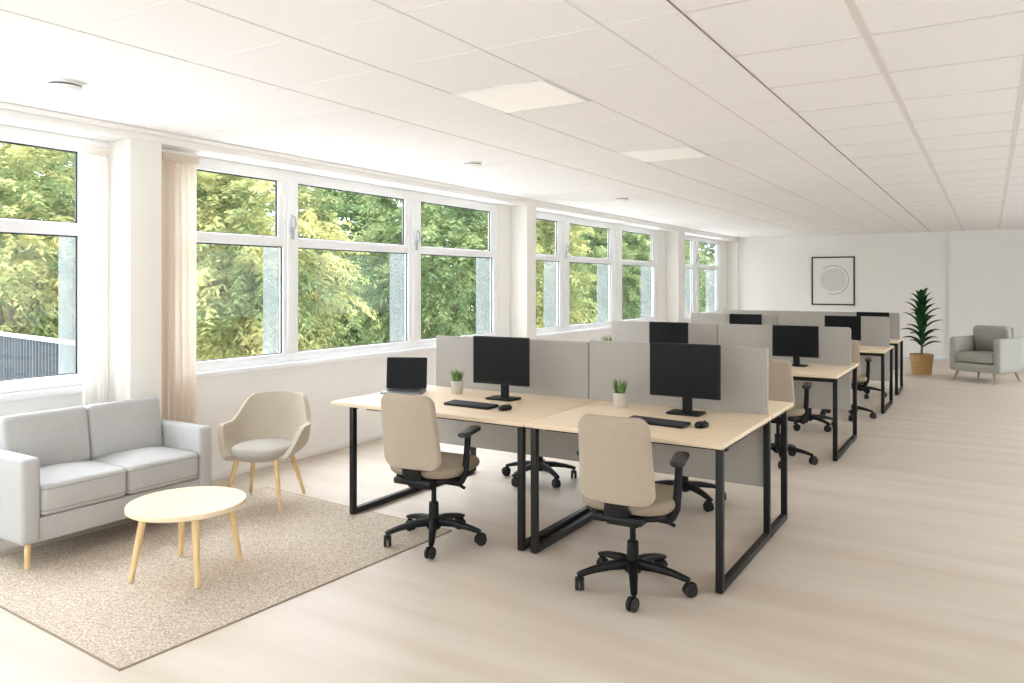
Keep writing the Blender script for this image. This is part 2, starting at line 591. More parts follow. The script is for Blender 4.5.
# ------------------------------------------------------------------ curtains
def curtain(label, y0, y1, x, z0, z1, waves, amp, m, seed):
    rng = random.Random(seed)
    t = thing('curtain', label, 'curtain', (x, (y0 + y1) / 2, 0))
    W = y1 - y0
    nu, nv = waves * 10, 14
    ph = [rng.uniform(-.5, .5) for _ in range(6)]
    vs, fs = [], []
    for j in range(nv + 1):
        v = j / nv
        for i in range(nu + 1):
            u = i / nu
            z = z1 + (z0 - z1) * v
            a = amp * (0.55 + 0.45 * v)
            yy = (u - 0.5) * W * (1 + 0.10 * v) + 0.006 * math.sin(9 * u + ph[0] + 3 * v)
            xx = a * math.sin(2 * PI * waves * u + ph[1] + 0.6 * v * math.sin(5 * u + ph[2])) * (1 + 0.25 * math.sin(7 * u + ph[3]))
            vs.append((xx, yy, z))
    for j in range(nv):
        for i in range(nu):
            q = j * (nu + 1) + i
            fs.append((q, q + 1, q + nu + 2, q + nu + 1))
    o = MB().add(vs, fs).build('drape', m, t, sharp=80)
    MB().box((-amp - 0.006, -W / 2, z1 - 0.055), (amp + 0.006, W / 2, z1 + 0.004), bev=0.004).build('heading_band', m, t)
    MB().box((-0.014, -W / 2 - 0.01, z1 + 0.004), (0.014, W / 2 + 0.01, z1 + 0.030), bev=0.004).build('curtain_track', M['frame'], t)
    return t
curtain('narrow sheer white curtain between the leftmost window and the white column', 2.80, 2.97, -5.09, 0.06, 2.47, 4, 0.018, M['sheer'], 3)
curtain('gathered cream curtain hanging right of the column, behind the sofa arm', 3.36, 3.655, -5.09, 0.03, 2.50, 6, 0.036, M['curt'], 5)

# ------------------------------------------------------------------ rug
rg = thing('area_rug', 'large rectangular beige woven rug under the sofa and coffee table', 'rug', (-3.815, 2.870, 0), R(-2.6))
MB().pad(1.80, 2.10, 0.006, 0.02, 0.002, T=TR((0, 0, 0.0032)), ncap=0, ediv=1).build('rug_pile', M['rug'], rg)
e = MB()
for s in (-1, 1):
    e.box((s * 0.90, -1.056, 0.0005), (s * 0.907, 1.056, 0.0062))
    e.box((-0.907, s * 1.05, 0.0005), (0.907, s * 1.057, 0.0062))
e.build('rug_binding', M['rugedge'], rg, smooth=False)
ZR = 0.0064

# ------------------------------------------------------------------ sofa
def taper_leg(p0, p1, r0, r1, n=12):
    P0, P1 = Vector(p0), Vector(p1)
    P1.z += 0.003
    return MB().sweep([P0, P0.lerp(P1, 0.5), P0.lerp(P1, 0.97), P1], [r0, (r0 + r1) / 2, r1, r1 * 0.8], n=n, up=(0, 1, 0))

def sofa():
    t = thing('sofa', 'light grey two-seat sofa with wooden legs in front of the left windows', 'sofa', (-4.37, 2.675, ZR), 0)
    hy = 0.59           # half length
    D = 0.572           # depth, back at x=-D
    z0, za = 0.14, 0.605
    MB().box((-D + 0.02, -hy + 0.05, z0), (-0.010, hy - 0.05, 0.275), bev=0.012).build('frame', M['sofa'], t)
    for s in (-1, 1):
        MB().pad(D, za - z0, 0.098, 0.03, 0.022, ncap=2, T=TR((-D / 2, s * (hy - 0.049), (za + z0) / 2), (R(90), 0, 0))).build('armrest', M['sofa'], t)
    MB().pad(0.07, 2 * hy - 0.19, 0.47, 0.025, 0.025, T=TR((-D + 0.042, 0, 0.475))).build('back_frame', M['sofa'], t)
    for s in (-1, 1):
        def puf(x, y, z):
            return (x, y, z)
        c = MB().pad(0.49, 0.490, 0.172, 0.035, 0.026, puff=(0, 0.028), ncap=5, T=TR((-0.236, s * 0.2465, 0.364)))
        o = c.build('seat_cushion', M['sofa'], t)
        pp = MB()
        ol = []
        for zz in (0.306, 0.424):
            W, H, r_ = 0.2455, 0.2455, 0.035
            pts = []
            for (cx, cy, a0) in ((W - r_, H - r_, 0), (-W + r_, H - r_, 90), (-W + r_, -H + r_, 180), (W - r_, -H + r_, 270), (W - r_, H - r_, 0)):
                for j in range(5):
                    a = R(a0 + 90 * j / 4)
                    pts.append((-0.236 + cx + r_ * math.cos(a), s * 0.2465 + cy + r_ * math.sin(a), zz))
                    if a0 == 0 and len(pts) > 8:
                        break
            pp.sweep(pts, 0.0032, n=6)
        pp.build('piping', M['pipe'], o)
        c = MB().pad(0.490, 0.35, 0.105, 0.035, 0.030, puff=(0.0, 0.022), ncap=5,
                     T=TR((-0.447, s * 0.2465, 0.606), (R(90), 0, R(90))) @ TR((0, 0, 0), (R(-9), 0, 0)))
        o = c.build('back_cushion', M['sofa'], t)
    for sx, sy in ((-1, -1), (-1, 1), (1, -1), (1, 1)):
        x = -0.055 if sx > 0 else -D + 0.06
        taper_leg((x, sy * (hy - 0.055), 0.15), (x + sx * 0.012, sy * (hy - 0.045), 0.0), 0.019, 0.013).build('leg', M['oak'], t)
    return t
sofa()

# ------------------------------------------------------------------ coffee table
def coffee_table():
    t = thing('coffee_table', 'low round pale wood coffee table with four splayed legs on the rug', 'coffee table', (-3.66, 2.575, ZR), 0)
    r_, H = 0.302, 0.380
    MB().lathe([(0.0, H - 0.030), (r_ - 0.008, H - 0.030), (r_, H - 0.024), (r_, H - 0.006), (r_ - 0.003, H - 0.001), (r_ - 0.008, H), (0, H)], 72).build('tabletop', M['oaktop'], t)
    MB().lathe([(0, H - 0.042), (0.205, H - 0.042), (0.212, H - 0.038), (0.212, H - 0.030), (0, H - 0.030)], 48).build('apron_ring', M['oak'], t)
    for a in (-114, -25, 62, 152):
        c, s = math.cos(R(a)), math.sin(R(a))
        taper_leg((0.212 * c, 0.212 * s, H - 0.032), (0.275 * c, 0.275 * s, 0), 0.0205, 0.0135).build('leg', M['oak'], t)
coffee_table()

# ------------------------------------------------------------------ tub armchair
def tub_chair():
    t = thing('tub_chair', 'beige upholstered tub chair with light wooden legs, right of the sofa', 'armchair', (-4.36, 3.685, ZR), math.atan2(-0.37, 0.265) - R(9))
    # local +X is the front
    n, m = 56, 14
    vs, fs = [], []
    span = 134
    zb = 0.335
    for i in range(n + 1):
        ph = -span + 2 * span * i / n            # 0 = back
        a = abs(ph)
        def sm(e0, e1, x):
            q = max(0, min(1, (x - e0) / (e1 - e0)))
            return q * q * (3 - 2 * q)
        top = 0.738 - 0.012 * (a / 45) ** 2 if a < 45 else 0.726
        top -= 0.175 * sm(38, 74, a)
        top -= 0.195 * sm(98, span, a)
        for j in range(m + 1):
            q = j / m
            z = zb + (top - zb) * q
            rr = 0.175 + 0.125 * (1 - (1 - min(1, q * 1.7)) ** 2.2) + 0.022 * q
            rr *= 0.965 - 0.06 * sm(100, span, a)
            bx = -rr * math.cos(R(ph)) * 0.93
            if a < 70:
                bx -= 0.045 * max(0, q - 0.35) * math.cos(R(ph * 90 / 70))
            by = rr * math.sin(R(ph)) * 0.97
            vs.append((bx, by, z))
    for i in range(n):
        for j in range(m):
            q = i * (m + 1) + j
            fs.append((q, q + m + 1, q + m + 2, q + 1))
    o = MB().add(vs, fs).build('shell', M['tub'], t, sharp=180)
    sl = o.modifiers.new('thickness', 'SOLIDIFY')
    sl.thickness = 0.034
    sl.offset = 0
    bv = o.modifiers.new('soft', 'BEVEL')
    bv.width = 0.014
    bv.segments = 3
    bv.limit_method = 'ANGLE'
    bv.angle_limit = R(50)
    MB().lathe([(0, 0.318), (0.17, 0.318), (0.205, 0.328), (0.215, 0.345), (0.20, 0.352), (0, 0.352)], 40).build('seat_base', M['tub'], t)
    c = MB().pad(0.46, 0.42, 0.075, 0.195, 0.034, puff=(0, 0.014), ncap=4, ediv=3, k=8, T=TR((0.012, 0, 0.378)))
    c.build('seat_cushion', M['tubseat'], t)
    for sx, sy in ((1, -1), (1, 1), (-1, -1), (-1, 1)):
        taper_leg((sx * 0.135, sy * 0.135, 0.335), (sx * 0.225, sy * 0.205, 0), 0.0185, 0.0125).build('leg', M['oak'], t)
tub_chair()

# ------------------------------------------------------------------ desks and divider screens
TUBE = 0.037
ZTOP = 0.75
def desk(label, x0, x1, y0, y1, legs, rails, top_rails, group, edge_front=True):
    t = thing('desk', label, 'desk', ((x0 + x1) / 2, (y0 + y1) / 2, 0), 0, group)
    ox, oy = (x0 + x1) / 2, (y0 + y1) / 2
    def L(p_):
        return (p_[0] - ox, p_[1] - oy, p_[2])
    tp = MB()
    tp.box(L((x0, y0, ZTOP - 0.026)), L((x1, y1, ZTOP)), bev=0.003)
    tp.build('tabletop', M['desk'], t)
    h = TUBE / 2
    for (x, y) in legs:
        MB().box(L((x - h, y - h, ZR)), L((x + h, y + h, ZTOP - 0.027)), bev=0.003).build('leg', M['steel'], t)
    for (x, ya, yb) in rails:
        MB().box(L((x - h, ya, ZR)), L((x + h, yb, ZR + 0.040)), bev=0.003).build('foot_rail', M['steel'], t)
        MB().box(L((x - h + 0.008, max(ya, y0), ZTOP - 0.027 - 0.014)), L((x + h - 0.008, yb, ZTOP - 0.027)), bev=0.003).build('side_rail', M['steel'], t)
    for (xa, xb, y) in top_rails:
        MB().box(L((xa, y - 0.018, ZTOP - 0.027 - 0.036)), L((xb, y + 0.018, ZTOP - 0.027)), bev=0.003).build('cross_rail', M['steel'], t)
    return t

def screen(label, x0, x1, y, z0, z1, group, round_end=0.0):
    t = thing('divider_screen', label, 'desk divider', ((x0 + x1) / 2, y, 0), 0, group)
    W = x1 - x0
    MB().pad(W, z1 - z0, 0.034, 0.030 if round_end else 0.012, 0.006, ncap=0, ediv=1, k=5, T=TR((0, 0, (z0 + z1) / 2), (R(90), 0, 0))).build('felt_panel', M['felt'], t)
    for sx in (-0.24, 0.24):
        MB().box((sx * W - 0.02, -0.024, ZTOP - 0.075), (sx * W + 0.02, 0.024, ZTOP - 0.030), bev=0.003).build('clamp_bracket', M['steel'], t)
    return t

XM = -2.281
XLEG = -3.63
XRL = -1.150
ROWS = [(3.79, 4.82, 5.41), (7.16, 8.13, 8.43), (10.08, 10.88, 11.10), (11.86, 12.45, 12.70)]
RN = ['the front row', 'the second row', 'the third row', 'the farthest row']
for ri, (y0, yd, y1) in enumerate(ROWS):
    xl = -3.82 if ri == 0 else -3.70
    g_ = 0.018
    xr = [-1.128, -1.128, -1.065, -1.085][ri]
    XRL = xr - 0.019
    fy0, fy1 = y0 + 0.0185, yd - 0.055
    ry1 = (5.22 if ri == 0 else y1 - 0.10)
    gname = 'birch desks with black steel frames'
    cr = y0 + (0.16 if ri == 0 else 0.04)
    a_in, b_in = XM - 0.027, XM + 0.062
    lab = ['birch desk with black frame at the front left, carrying the laptop',
           'birch desk with black frame at the front right, nearest the camera',
           'birch desk behind the divider at the back left of the front row',
           'birch desk behind the divider at the right end of the front row'] if ri == 0 else [
           'left front birch desk of %s, behind the screens ahead of it' % RN[ri],
           'right front birch desk of %s, its black leg frame facing the aisle' % RN[ri],
           'left rear birch desk of %s, hidden behind its grey divider' % RN[ri],
           'narrow right rear birch desk behind the divider of %s' % RN[ri]]
    desk(lab[0], xl, XM - 0.003, y0, yd - g_, [(XLEG, fy0), (XLEG, fy1 - 0.33), (a_in, fy0), (a_in, fy1)], [(XLEG, fy0, fy1 - 0.33), (a_in, fy0, fy1)], [(XLEG, a_in, cr)], gname)
    desk(lab[1], XM + 0.003, xr, y0, yd - g_, [(b_in, fy0), (b_in, fy1), (XRL, fy0), (XRL, fy1)] if ri == 0 else [(b_in, fy0), (XRL, fy0)], [(b_in, fy0, fy1), (XRL, fy0, fy1)], [(b_in, XRL, cr)], gname)
    desk(lab[2], xl + 0.10, XM - 0.003, yd + g_, y1, [(XLEG, ry1), (a_in, ry1)], [(XLEG, yd - 0.36, ry1), (a_in, yd - 0.030, ry1)], [(XLEG + 0.022, a_in - 0.022, yd + 0.07)], gname)
    desk(lab[3], XM + 0.003, xr, yd + g_, y1, [(b_in, ry1), (XRL, ry1)], [(b_in, yd - 0.030, ry1), (XRL, yd - 0.030, ry1)], [(b_in + 0.022, XRL - 0.022, yd + 0.07)], gname)
    XS = XM - (0.085 if ri == 0 else 0.19)
    zt_ = 1.145 if ri == 0 else (1.125 if ri == 1 else 1.13)
    screen('grey felt divider on %s, left of the middle joint' % RN[ri], -3.70, XS - 0.003, yd, 0.305, zt_, 'grey felt desk dividers')
    screen('grey felt divider on %s, right of the middle joint' % RN[ri], XS + 0.003, [-1.155, -1.155, -1.09, -1.115][ri], yd, 0.305, zt_ + (0.014 if ri == 0 else 0), 'grey felt desk dividers', ri)

# ------------------------------------------------------------------ office chairs
def office_chair():
    t = thing('office_chair', '', 'office chair', (0, 0, 0), 0)
    # local +Y is the front
    # backrest: padded panel, gently wrapped and reclined
    def bend(x, y, z):
        return (x, y, z + 0.9 * x * x - 0.10 * (y / 0.24) ** 2 * 0.18)
    lean = R(9)
    b = MB().pad(0.372, 0.438, 0.046, 0.062, 0.016, puff=(0.006, 0.008), ncap=4, k=7, ediv=6,
                 fn=lambda x, y, z: (x * (1 - 0.045 * (y / 0.2225)) , y, z + 0.55 * x * x),
                 T=TR((0, -0.262, 0.700), (R(90) - lean, 0, PI)))
    bo = b.build('backrest', M['chair'], t)
    # seam line round the pad
    # seat
    st = MB().pad(0.455, 0.50, 0.064, 0.15, 0.030, puff=(0, 0.012), ncap=4, k=7, ediv=4,
                  fn=lambda x, y, z: (x * (1 - 0.10 * (y / 0.25)), y, z - 0.35 * max(0, y - 0.12) ** 2 * 4 + 0.10 * x * x),
                  T=TR((0, 0.040, 0.457)))
    so = st.build('seat', M['seatf'], t)
    pan = MB().pad(0.40, 0.40, 0.03, 0.11, 0.012, ncap=1, T=TR((0, 0.02, 0.408)))
    pan.build('seat_pan', M['black'], t)
    me = MB()
    me.box((-0.085, -0.16, 0.352), (0.085, 0.10, 0.396), bev=0.014)
    me.box((-0.13, -0.235, 0.385), (0.13, -0.10, 0.425), bev=0.014)
    me.build('seat_mechanism', M['black'], t)
    br = MB().sweep([(0, -0.14, 0.398), (0, -0.19, 0.404), (0, -0.222, 0.425), (0, -0.232, 0.465), (0, -0.238, 0.53)],
                    [(0.075, 0.016), (0.075, 0.016), (0.070, 0.015), (0.062, 0.012), (0.05, 0.008)], n=12, sq=4)
    br.build('back_bracket', M['black'], t)
    MB().sweep([(0.06, 0.0, 0.375), (0.17, -0.01, 0.368), (0.225, -0.015, 0.352)], [0.008, 0.008, 0.010], n=8).build('tilt_lever', M['black'], t)
    for s in (-1, 1):
        a = MB().sweep([(s * 0.10, -0.03, 0.385), (s * 0.20, -0.035, 0.383), (s * 0.215, -0.035, 0.397), (s * 0.236, -0.03, 0.44), (s * 0.240, -0.02, 0.52), (s * 0.242, -0.01, 0.61), (s * 0.242, -0.005, 0.666)],
                       [(0.022, 0.010), (0.022, 0.010), (0.022, 0.011), (0.022, 0.012), (0.021, 0.012), (0.019, 0.012), (0.019, 0.012)], n=12, sq=3.5, up=(0, 1, 0.001))
        ao = a.build('armrest', M['black'], t)
        MB().pad(0.075, 0.225, 0.026, 0.034, 0.011, puff=(0, 0.004), ncap=2, k=6, T=TR((s * 0.240, 0.015, 0.678), (R(3), 0, R(s * 8)))).build('arm_pad', M['black2'], ao)
    gl_ = MB().lathe([(0.0, 0.075), (0.030, 0.075), (0.031, 0.13), (0.029, 0.235), (0.024, 0.240), (0.0155, 0.242), (0.0155, 0.36), (0, 0.36)], 20)
    gl_.build('gas_lift', M['black'], t)
    ba = MB().lathe([(0.0, 0.082), (0.040, 0.082), (0.046, 0.095), (0.046, 0.128), (0.036, 0.142), (0, 0.142)], 20)
    ang = [3 + 72 * k for k in range(5)]
    RB = 0.280
    for a in ang:
        T = Matrix.Rotation(R(a), 4, 'Z')
        ba.sweep([(0.02, 0, 0.122), (0.12, 0, 0.119), (0.21, 0, 0.104), (RB - 0.01, 0, 0.088), (RB + 0.012, 0, 0.082)],
                 [(0.027, 0.026), (0.024, 0.021), (0.020, 0.016), (0.018, 0.013), (0.015, 0.010)], n=12, sq=3.5, T=T)
        ba.lathe([(0.0, 0.050), (0.010, 0.050), (0.010, 0.086), (0, 0.086)], 10, T=T @ TR((RB, 0, 0)))
    bo_ = ba.build('star_base', M['black'], t)
    for i, a in enumerate(ang):
        T = Matrix.Rotation(R(a), 4, 'Z') @ TR((RB, 0, 0)) @ Matrix.Rotation(R(40 + 73 * i), 4, 'Z') @ TR((0.014, 0, 0.0))
        c = MB()
        rw = 0.0335
        for s in (-1, 1):
            T2 = T @ TR((0, s * 0.0135, rw), (R(90) * s, 0, 0))
            c.lathe([(0, -0.009), (rw - 0.004, -0.009), (rw, -0.005), (rw, 0.004), (rw - 0.004, 0.009), (0.017, 0.0095)], 20, mi=0, T=T2)
            c.lathe([(0.017, 0.0095), (0.015, 0.0075), (0, 0.0075)], 20, mi=1, T=T2)
        # hood over the wheels
        hp = [(0.0365 * math.cos(R(q)), 0.0, rw + 0.0365 * math.sin(R(q))) for q in range(20, 171, 15)]
        c.sweep(hp, [(0.006, 0.003)] * len(hp), n=8, mi=2, T=T, up=(0, 1, 0))
        c.build('caster', [M['tyre'], M['hubm'], M['black']], bo_)
    return t
oc = office_chair()
oc.location = (-2.83, 3.655, 0.0066)
oc.rotation_euler = (0, 0, R(4))
CG = 'beige office chairs with black star bases'
oc['label'] = 'beige office chair with black base at the left front desk with the laptop'
oc['group'] = CG
for x, y, rz, lb in [
    (-1.55, 3.655, R(3), 'beige office chair with black base at the right front desk, nearest the camera'),
    (-3.03, 5.27, R(182), 'office chair seen mostly as a black star base under the left front desk'),
    (-1.85, 5.29, R(180), 'office chair hidden behind the right front divider, casters under that desk'),
    (-1.575, 6.93, R(-1), 'beige office chair back just right of the front divider, at the second row'),
    (-1.66, 8.72, R(178), 'office chair behind the second row desk, only its base below the tabletop'),
    (-1.43, 9.66, R(0), 'beige office chair at the third row, partly hidden by the second row divider'),
    (-1.52, 11.56, R(2), 'farthest office chair, mostly hidden behind the right desk of the third row'),
]:
    dup(oc, (x, y, 0), rz, lb, CG)
for ch in oc.children:                 # this one has its base swivelled a little
    if ch.name.startswith('star_base'):
        ch.rotation_euler = (0, 0, R(10))

# ------------------------------------------------------------------ monitors, laptop, keyboards, mice
def monitor(label, x, y, rz=0, w=0.46, z0=0.855, z1=1.185):
    t = thing('monitor', label, 'computer monitor', (x, y, ZTOP), rz, 'black monitors on the desks')
    h = z1 - z0
    zc = (z0 + z1) / 2 - ZTOP
    s = MB()
    s.pad(w, h, 0.022, 0.006, 0.004, ncap=0, ediv=1, T=TR((0, 0.0, zc), (R(90), 0, 0)))
    s.pad(w * 0.6, h * 0.55, 0.03, 0.03, 0.012, ncap=0, ediv=1, T=TR((0, 0.022, zc - 0.01), (R(90), 0, 0)))
    so = s.build('bezel', M['black'], t)
    MB().box((-w / 2 + 0.010, -0.0118, zc - h / 2 + 0.014), (w / 2 - 0.010, -0.0105, zc + h / 2 - 0.010)).build('screen', M['screen'], so, smooth=False)
    MB().sweep([(0, 0.055, 0.008), (0, 0.055, 0.06), (0, 0.05, 0.14), (0, 0.042, zc)], [(0.032, 0.012)] * 4, n=12, sq=4, up=(0, 1, 0)).build('neck', M['black'], t)
    MB().pad(0.212, 0.16, 0.012, 0.018, 0.004, ncap=1, T=TR((0, 0.03, 0.0062))).build('stand_base', M['black'], t)
    return t
m1 = monitor('black monitor on the left front desk, beside the laptop', -2.87, 4.46, R(2), 0.445)
dup(m1, (-1.59, 4.55, ZTOP), 0, 'black monitor on the right front desk, largest and nearest')
m2 = monitor('black monitor top showing above the middle of the front dividers', -2.90, 7.80, 0, 0.43, 0.84, 1.145)
dup(m2, (-1.61, 7.80, ZTOP), 0, 'black monitor on the right desk of the second row, facing the aisle side')
dup(m2, (-2.80, 10.45, ZTOP), 0, 'small dark monitor top left of the wall picture, on the third row')
dup(m2, (-1.59, 10.50, ZTOP), 0, 'black monitor on the right desk of the third row, below the wall picture')
dup(m2, (-1.43, 12.10, ZTOP), 0, 'sliver of a black monitor on the farthest row, right of the wall picture')

def laptop():
    t = thing('laptop', 'open dark laptop on the left end of the front left desk', 'laptop', (-3.665, 4.37, ZTOP), R(27))
    w, d = 0.308, 0.20
    b = MB().pad(w, d, 0.014, 0.012, 0.004, ncap=0, ediv=1, T=TR((0, 0, 0.008)))
    bo = b.build('base', M['alu'], t)
    k = MB()
    for r_ in range(5):
        for c in range(11):
            x = -w / 2 + 0.03 + c * 0.0213
            y = -0.015 + r_ * 0.0195
            k.box((x, y, 0.0145), (x + 0.018, y + 0.0165, 0.0165))
    k.build('keys', M['key'], bo, smooth=False)
    MB().box((-0.05, -0.095, 0.0148), (0.05, -0.032, 0.0155)).build('trackpad', M['alu'], bo)
    tilt = R(90 + 14)
    T = TR((0, d / 2 - 0.004, 0.014)) @ TR((0, 0, 0), (tilt - PI, 0, 0)) if False else TR((0, d / 2 - 0.004, 0.014), (R(90 - 6), 0, 0))
    l = MB().pad(w, 0.234, 0.008, 0.010, 0.003, ncap=0, ediv=1, T=T @ TR((0, 0.119, -0.002)))
    lo_ = l.build('lid', M['black'], t)
    MB().box((-w / 2 + 0.008, 0.014, 0.0022), (w / 2 - 0.008, 0.228, 0.0032), T=T).build('screen', M['screen'], lo_, smooth=False)
    MB().sweep([(-0.11, d / 2 - 0.003, 0.013), (0.11, d / 2 - 0.003, 0.013)], 0.006, n=10).build('hinge', M['black2'], t)
laptop()

def keyboard(label, x, y, rz):
    t = thing('keyboard', label, 'keyboard', (x, y, ZTOP), rz, 'black keyboards on the front row')
    w, d = 0.372, 0.122
    b = MB().pad(w, d, 0.016, 0.010, 0.004, ncap=0, ediv=1, T=TR((0, 0, 0.0105), (R(3), 0, 0)))
    b.build('case', M['black'], t)
    k = MB()
    for r_ in range(5):
        for c in range(16):
            x = -w / 2 + 0.010 + c * 0.0221
            y = -d / 2 + 0.010 + r_ * 0.0215
            if r_ == 0 and 4 <= c <= 8:
                if c == 4:
                    k.box((x, y, 0.0175), (x + 0.0222 * 5 - 0.003, y + 0.018, 0.021 + y * 0.05))
                continue
            k.box((x, y, 0.016), (x + 0.019, y + 0.018, 0.0205 + y * 0.05))
    k.build('keys', M['key'], t, smooth=False)
    return t
kb = keyboard('black keyboard on the left front desk below its monitor', -2.885, 4.12, R(-3))
dup(kb, (-1.62, 4.17, ZTOP), R(-7), 'black keyboard on the right front desk, partly behind the chair back')

def mouse(label, x, y, rz):
    t = thing('computer_mouse', label, 'mouse', (x, y, ZTOP), rz, 'black mice on the front row')
    def hump(x, y, z):
        q = max(0, 1 - (y / 0.048) ** 2)
        return (x * (1 - 0.08 * (y / 0.05)), y, z * (0.55 + 0.55 * q) if z > 0 else z)
    MB().pad(0.056, 0.094, 0.032, 0.025, 0.014, ncap=3, k=6, fn=hump, T=TR((0, 0, 0.0175))).build('body', M['black'], t)
    MB().lathe([(0, -0.004), (0.008, -0.004), (0.008, 0.004), (0, 0.004)], 14, T=TR((0, 0.028, 0.030), (0, R(90), 0))).build('scroll_wheel', M['hubm'], t)
    return t
ms = mouse('small black mouse on the left front desk, right of the keyboard', -2.605, 4.10, R(-20))
dup(ms, (-1.362, 4.185, ZTOP), R(-15), 'small black mouse on the right front desk, under the monitor')

# ------------------------------------------------------------------ desk plants
def leaf(mb, base, direction, length, width, droop, n=5, mi=0, fold=0.25):
    """curved pointed leaf with a folded midrib; real thickness from two sides"""
    d = Vector(direction).normalized()
    side = d.cross(Vector((0, 0, 1)))
    if side.length < 0.05:
        side = Vector((1, 0, 0))
    side.normalize()
    pts = []
    p_ = Vector(base)
    step = length / n
    vs, fs = [], []
    for i in range(n + 1):
        q = i / n
        wd = width * (math.sin(PI * min(1, 0.12 + 0.88 * q) ** 0.8) ** 0.8 if q < 1 else 0.02)
        up = side.cross(d).normalized()
        vs += [p_ - side * wd / 2 + up * wd * fold, p_, p_ + side * wd / 2 + up * wd * fold, p_ - up * wd * 0.10]
        p_ = p_ + d * step
        d = (d + Vector((0, 0, -droop * (0.4 + q)))).normalized()
    for i in range(n):
        o = i * 4
        fs += [(o, o + 1, o + 5, o + 4), (o + 1, o + 2, o + 6, o + 5), (o + 2, o + 3, o + 7, o + 6), (o + 3, o, o + 4, o + 7)]
    mb.add(vs, fs, mi)

def desk_plant(label, x, y, seed, hs=1.0):
    rng = random.Random(seed)
    t = thing('potted_plant', label, 'potted plant', (x, y, ZTOP), 0, 'small green plants in white pots')
    H, r_ = 0.094, 0.046
    MB().lathe([(0, 0.0), (r_ * 0.88, 0.0), (r_ * 0.92, 0.004), (r_, H - 0.004), (r_ - 0.002, H), (r_ - 0.006, H), (r_ - 0.007, H - 0.012), (0, H - 0.012)], 32).build('pot', M['pot'], t)
    MB().lathe([(0, H - 0.010), (r_ - 0.0075, H - 0.0105)], 24).build('soil', M['soil'], t)
    f = MB()
    for i in range(34):
        a = rng.uniform(0, 2 * PI)
        rr = r_ * 0.6 * math.sqrt(rng.random())
        tilt = 0.06 + 0.4 * rr / (r_ * 0.6) * rng.uniform(0.5, 1.1)
        d = (math.cos(a) * math.sin(tilt), math.sin(a) * math.sin(tilt), math.cos(tilt))
        leaf(f, (rr * math.cos(a), rr * math.sin(a), H - 0.014), d, rng.uniform(0.07, 0.115) * hs, 0.013, -0.05, n=5, fold=0.3)
    f.build('leaves', M['succ'], t, sharp=70)
    return t
desk_plant('small spiky green plant in a white pot between the laptop and monitor', -3.31, 4.55, 1)
desk_plant('small spiky green plant in a white pot on the right front desk', -2.04, 4.60, 2)
desk_plant('green plant tip peeking over the front divider, on the second row', -3.53, 7.66, 3, 1.6)

# ------------------------------------------------------------------ tall plant by the far wall
def dracaena():
    rng = random.Random(11)
    t = thing('potted_dracaena', 'tall dark green leafy plant in a tan pot by the far wall', 'potted plant', (-1.0, 14.95, 0))
    H = 0.345
    MB().lathe([(0, 0), (0.140, 0), (0.150, 0.006), (0.186, H - 0.02), (0.190, H - 0.012), (0.190, H), (0.172, H), (0.168, H - 0.03), (0, H - 0.03)], 40).build('pot', M['basket'], t)
    MB().lathe([(0, H - 0.026), (0.168, H - 0.027)], 24).build('soil', M['soil'], t)
    MB().sweep([(0, 0, H - 0.04), (0.008, 0, 0.6), (-0.004, 0.01, 0.9), (0, 0, 1.25)], [0.020, 0.017, 0.014, 0.008], n=10, up=(0, 1, 0)).build('stem', M['stem'], t)
    f = MB()
    k = 0
    for i in range(38):
        q = i / 37
        z = 0.46 + 0.80 * q
        a = i * 2.39996 + rng.uniform(-.2, .2)
        tilt = (0.95 - 0.55 * q) * rng.uniform(0.75, 1.05)
        d = (math.cos(a) * math.sin(tilt), math.sin(a) * math.sin(tilt), math.cos(tilt))
        ln = rng.uniform(0.34, 0.42) * (1.0 - 0.22 * abs(q - 0.45) * 2)
        leaf(f, (0.012 * math.cos(a), 0.012 * math.sin(a), z), d, ln, 0.095, 0.20 + 0.08 * rng.random(), n=7, fold=0.22)
    f.build('leaves', M['drac'], t, sharp=70)
dracaena()

# ------------------------------------------------------------------ far armchair
def far_armchair():
    t = thing('armchair', 'grey fabric armchair with short wooden legs at the far right corner', 'armchair', (-0.05, 14.42, 0), math.atan2(-0.365, 0.75) * -1 + PI)
    t.rotation_euler = (0, 0, PI - math.atan2(0.365, 0.75))
    # local +Y is the front
    W, D = 0.385, 0.40
    MB().box((-W + 0.06, -D + 0.05, 0.165), (W - 0.06, D - 0.02, 0.30), bev=0.015).build('frame', M['far'], t)
    for s in (-1, 1):
        MB().pad(2 * D - 0.06, 0.535, 0.105, 0.06, 0.028, ncap=2, T=TR((s * (W - 0.052), 0.01, 0.432), (R(90), 0, R(90)))).build('armrest', M['far'], t)
    MB().pad(2 * W - 0.21, 0.60, 0.12, 0.05, 0.04, puff=(0, 0.0), ncap=2, T=TR((0, -D + 0.09, 0.555), (R(90 - -8), 0, 0))).build('back_frame', M['far'], t)
    MB().pad(2 * W - 0.215, 0.62, 0.15, 0.05, 0.045, puff=(0, 0.02), ncap=4, T=TR((0, 0.085, 0.385))).build('seat_cushion', M['far'], t)
    MB().pad(2 * W - 0.22, 0.43, 0.14, 0.06, 0.05, puff=(0.0, 0.03), ncap=4, T=TR((0, -0.20, 0.665), (R(90 + 14), 0, PI))).build('back_cushion', M['far'], t)
    for sx in (-1, 1):
        for sy in (-1, 1):
            taper_leg((sx * 0.27, sy * 0.32, 0.175), (sx * 0.315, sy * 0.385, 0), 0.021, 0.013).build('leg', M['walnut'], t)
far_armchair()

